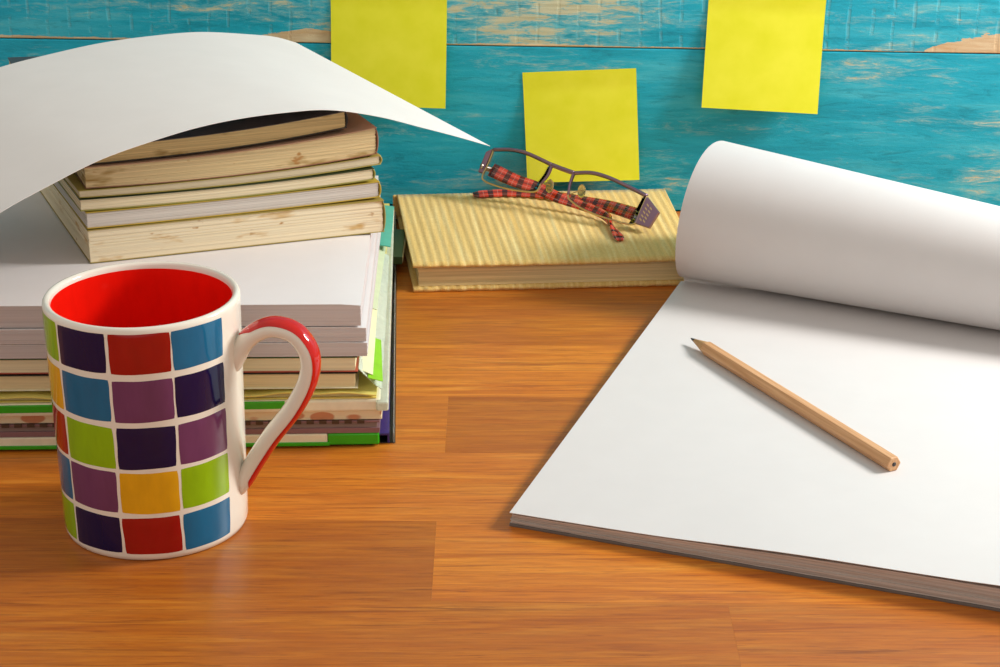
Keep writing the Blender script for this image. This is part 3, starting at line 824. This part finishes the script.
def slv2(u, v):
    return (-0.62 + 0.75 * u, 0.3 + 19.0 * v, 0.95 - 0.35 * u + 0.03 * math.sin(v * 23))
solid(grid('paper_insert', slv2, 8, 50, plain('cream_insert', '#ece6bf', 0.6), r), 0.03)
solid(grid('index_tab', lambda u, v: (-0.10 + 0.62 * u + 0.10 * (1 - v) * u - 0.1 * v * u, -0.1 + 5.4 * v, 0.62 - 0.20 * u), 6, 8, M_lime, r), 0.03)['label'] = 'lime green index tab'
tag(r, 'milky plastic document sleeve with lime index tab at the stack side', 'sleeve')
r = empty('teal_folder', (-6.15, Y0 + 12.0, 4.45))
solid(grid('cover', lambda u, v: (-2.6 + 2.55 * u - 0.15 * v, 5.2 + 7.2 * v, 0.20 - 0.25 * u * u + 0.04 * math.sin(v * 9)), 10, 20, M_teal, r), 0.05)
solid(grid('pale_sleeve', lambda u, v: (-2.6 + 2.30 * u - 0.05 * v, -4 + 10 * v, 0.12 - 0.45 * u * u + 0.04 * math.sin(v * 12)), 10, 20, M_pale, r), 0.04)
tag(r, 'teal folder poking out at the far right of the stack', 'folder')
r = empty('green_booklet', (-5.95, 114.6, 0.60))
slab('cover', 1.2, 5.2, 0.0, 0.5, M_dgreen, r, seg=2, x0=-1.2, bev=0.03)
slab('page_edge', 0.04, 5.0, 0.08, 0.42, M_cream1, r, seg=1, x0=0.0, y0=0.1, bev=0)
tag(r, 'small dark green booklet beside the cloth book at the stack rear', 'booklet')

# ------------------------------------------------------------------ old books on the reams
BA = math.atan2(5.01, 14.74)
def bendz(b, h, w, d, drop=0.0, wedge=0.0):
    def f(x, y, z):
        k = max(0.0, min(1.0, y / d))
        return z * (1 - drop * k * x / w) * (1 - wedge * (1 - k) * (1 - x / w)) + b * ((x / w - 0.45) / 0.55) ** 2 * (1.0 if x / w > 0.45 else 0.7) * (1 - 0.9 * k)
    return f
def old_book(z0, h, w, d, b, page_h, cover_h, label, xo=0.0, yo=0.0, rz=0.0, stain=None, ct=0.035, dark=0.72, n=26, spine_out=0.10, top_h=None, lines=13, drop=0.0, sink=0.0, wedge=0.0, tilt=0.0, shear=0.075):
    c, s = math.cos(BA), math.sin(BA)
    r = empty('old_book', (-20.78 + xo * c - yo * s, 95.45 + xo * s + yo * c, z0), BA + rz)
    zm0 = bendz(b, h, w, d, drop, wedge); zm = (lambda x, y, z: zm0(x, y, z) - sink * y / d * x / w - tilt * (1 - x / w) * (1 - y / d))
    pm = paper('old_pages_' + page_h.strip('#'), page_h, dark, lines, stain=stain); cm = plain('cover_' + cover_h.strip('#'), cover_h, 0.45)
    tm = plain('cover_' + top_h.strip('#'), top_h, 0.4) if top_h else cm
    slab('back_cover', w, d, 0, ct, cm, r, zmap=zm, bev=0.012)
    slab('front_cover', w, d, h - ct, h, tm, r, zmap=zm, bev=0.012)
    page_block('pages', w - 0.1, d - 0.12, ct, h - ct, n, pm, r, seg=14, jit=0.035, zmap=zm, x0=0.04, y0=0.05)
    V = []; F = []                                    # rounded spine at the right end
    K = 8
    for row in (0, 1):
        for k in range(K + 1):
            q = PI * (k / K - 0.5)
            for off in (0.0, 0.05):
                x = w - 0.12 + (0.10 + spine_out * 0.5 + off) * math.cos(q); zc = h / 2 + (h / 2 - 0.0 - 0.05 + off) * math.sin(q)
                V.append((x, d * row + (0.02 if row == 0 else -0.02), zm(min(x, w), d * row, zc)))
    n2 = 2 * (K + 1)
    for k in range(K):
        a = 2 * k
        F += [(a, a + 2, n2 + a + 2, n2 + a), (a + 1, n2 + a + 1, n2 + a + 3, a + 3), (a, a + 1, a + 3, a + 2), (n2 + a, n2 + a + 2, n2 + a + 3, n2 + a + 1)]
    F += [(0, n2, n2 + 1, 1), (2 * K, 2 * K + 1, n2 + 2 * K + 1, n2 + 2 * K)]
    mesh('spine', V, F, cm, r, True)
    for o in r.children:                              # the leaves have slipped sideways a little with age
        for v in o.data.vertices: v.co.x -= shear * v.co.y
    return tag(r, label, 'book', 'old books piled on the paper')
old_book(7.53, 1.76, 15.5, 20.5, 0.0, '#f5e6c6', '#a48f45', 'thickest cream-paged old book at the bottom of the pile', stain='#d2ab6c', dark=0.86, n=30)
old_book(9.31, 0.86, 15.35, 19.6, 0.10, '#ddd5cc', '#c4a634', 'grey-paged book with a yellow cover above the bottom book', 0.0, 0.05, rad(0.6), dark=0.8, n=16, top_h='#c7ab3c')
old_book(10.19, 0.62, 15.3, 19.2, 0.22, '#f0e2c0', '#a09a48', 'thin cream-paged paperback third from the bottom of the pile', -0.25, 0.12, rad(0.2), dark=0.8, n=12, top_h='#2d3a1c')
old_book(10.83, 0.50, 15.75, 19.0, 0.30, '#e6d8b8', '#b5a652', 'thin tan paperback with olive cover under the brown-paged book', -0.25, 0.2, rad(0.8), dark=0.78, n=11, wedge=0.25)
old_book(11.38, 1.43, 15.2, 18.6, 0.36, '#ead3a2', '#9a6a50', 'thick brown-paged paperback just below the black-covered book', 0.1, 0.25, rad(0.4), stain='#a98a50', dark=0.62, n=26, top_h='#d0a88c', drop=0.12, wedge=0.24, tilt=0.13, shear=0.04)
old_book(12.87, 0.90, 14.9, 18.9, 0.36, '#e0c68e', '#35302e', 'topmost old book with black cover, under the arched white sheet', -1.15, 0.45, rad(0.6), stain='#94783f', dark=0.6, n=18, top_h='#474143', drop=0.40, sink=0.19, wedge=0.0, tilt=0.44, shear=0.01)

# ------------------------------------------------------------------ arched white sheet over the books
NEAR = [[-0.54, 104.4, 11.08], [-2.4, 102.95, 12.06], [-4.2, 101.54, 12.96], [-5.95, 100.18, 13.83], [-7.64, 98.85, 14.52], [-8.83, 97.93, 14.88], [-10.0, 97.01, 15.07], [-12.29, 95.23, 15.26], [-14.5, 93.5, 15.25], [-16.66, 91.81, 14.99], [-18.77, 90.16, 14.59], [-20.83, 88.55, 13.87], [-22.86, 86.97, 13.04], [-24.8, 85.45, 11.9], [-26.5, 84.1, 10.5], [-27.9, 83.0, 8.9], [-28.8, 82.3, 7.56]]
FAR = [[-12.3, 118.5, 13.4], [-13.4, 117.5, 13.98], [-14.8, 116.3, 14.42], [-17.4, 114.0, 15.1], [-19.9, 111.7, 15.4], [-22.3, 109.6, 15.5], [-24.7, 107.4, 15.4], [-26.9, 105.4, 15.2], [-29.2, 103.5, 14.7], [-31.4, 101.6, 13.9], [-33.5, 99.8, 12.7], [-35.4, 98.1, 11.1], [-37.0, 96.7, 9.4], [-38.2, 95.6, 7.56]]
def resample(P, n):
    Q = catmull(P, 12); L = [0]
    for i in range(1, len(Q)): L.append(L[-1] + (Q[i] - Q[i - 1]).length)
    out = []; j = 0
    for k in range(n + 1):
        t = L[-1] * k / n
        while j < len(L) - 2 and L[j + 1] < t: j += 1
        f = (t - L[j]) / max(1e-9, L[j + 1] - L[j]); out.append(Q[j].lerp(Q[j + 1], f))
    return out
NN = 80
a_, b_ = resample(NEAR, NN), resample(FAR, NN)
sheet = empty('paper_sheet', (-20, 100, 7.5))
so = Vector((-20, 100, 7.5))
solid(grid('sheet', lambda u, v: a_[round(u * NN)].lerp(b_[round(u * NN)], v) - so, NN, 24, M_sheet, sheet), 0.02)
tag(sheet, 'large white paper sheet arched over the pile of old books', 'paper')
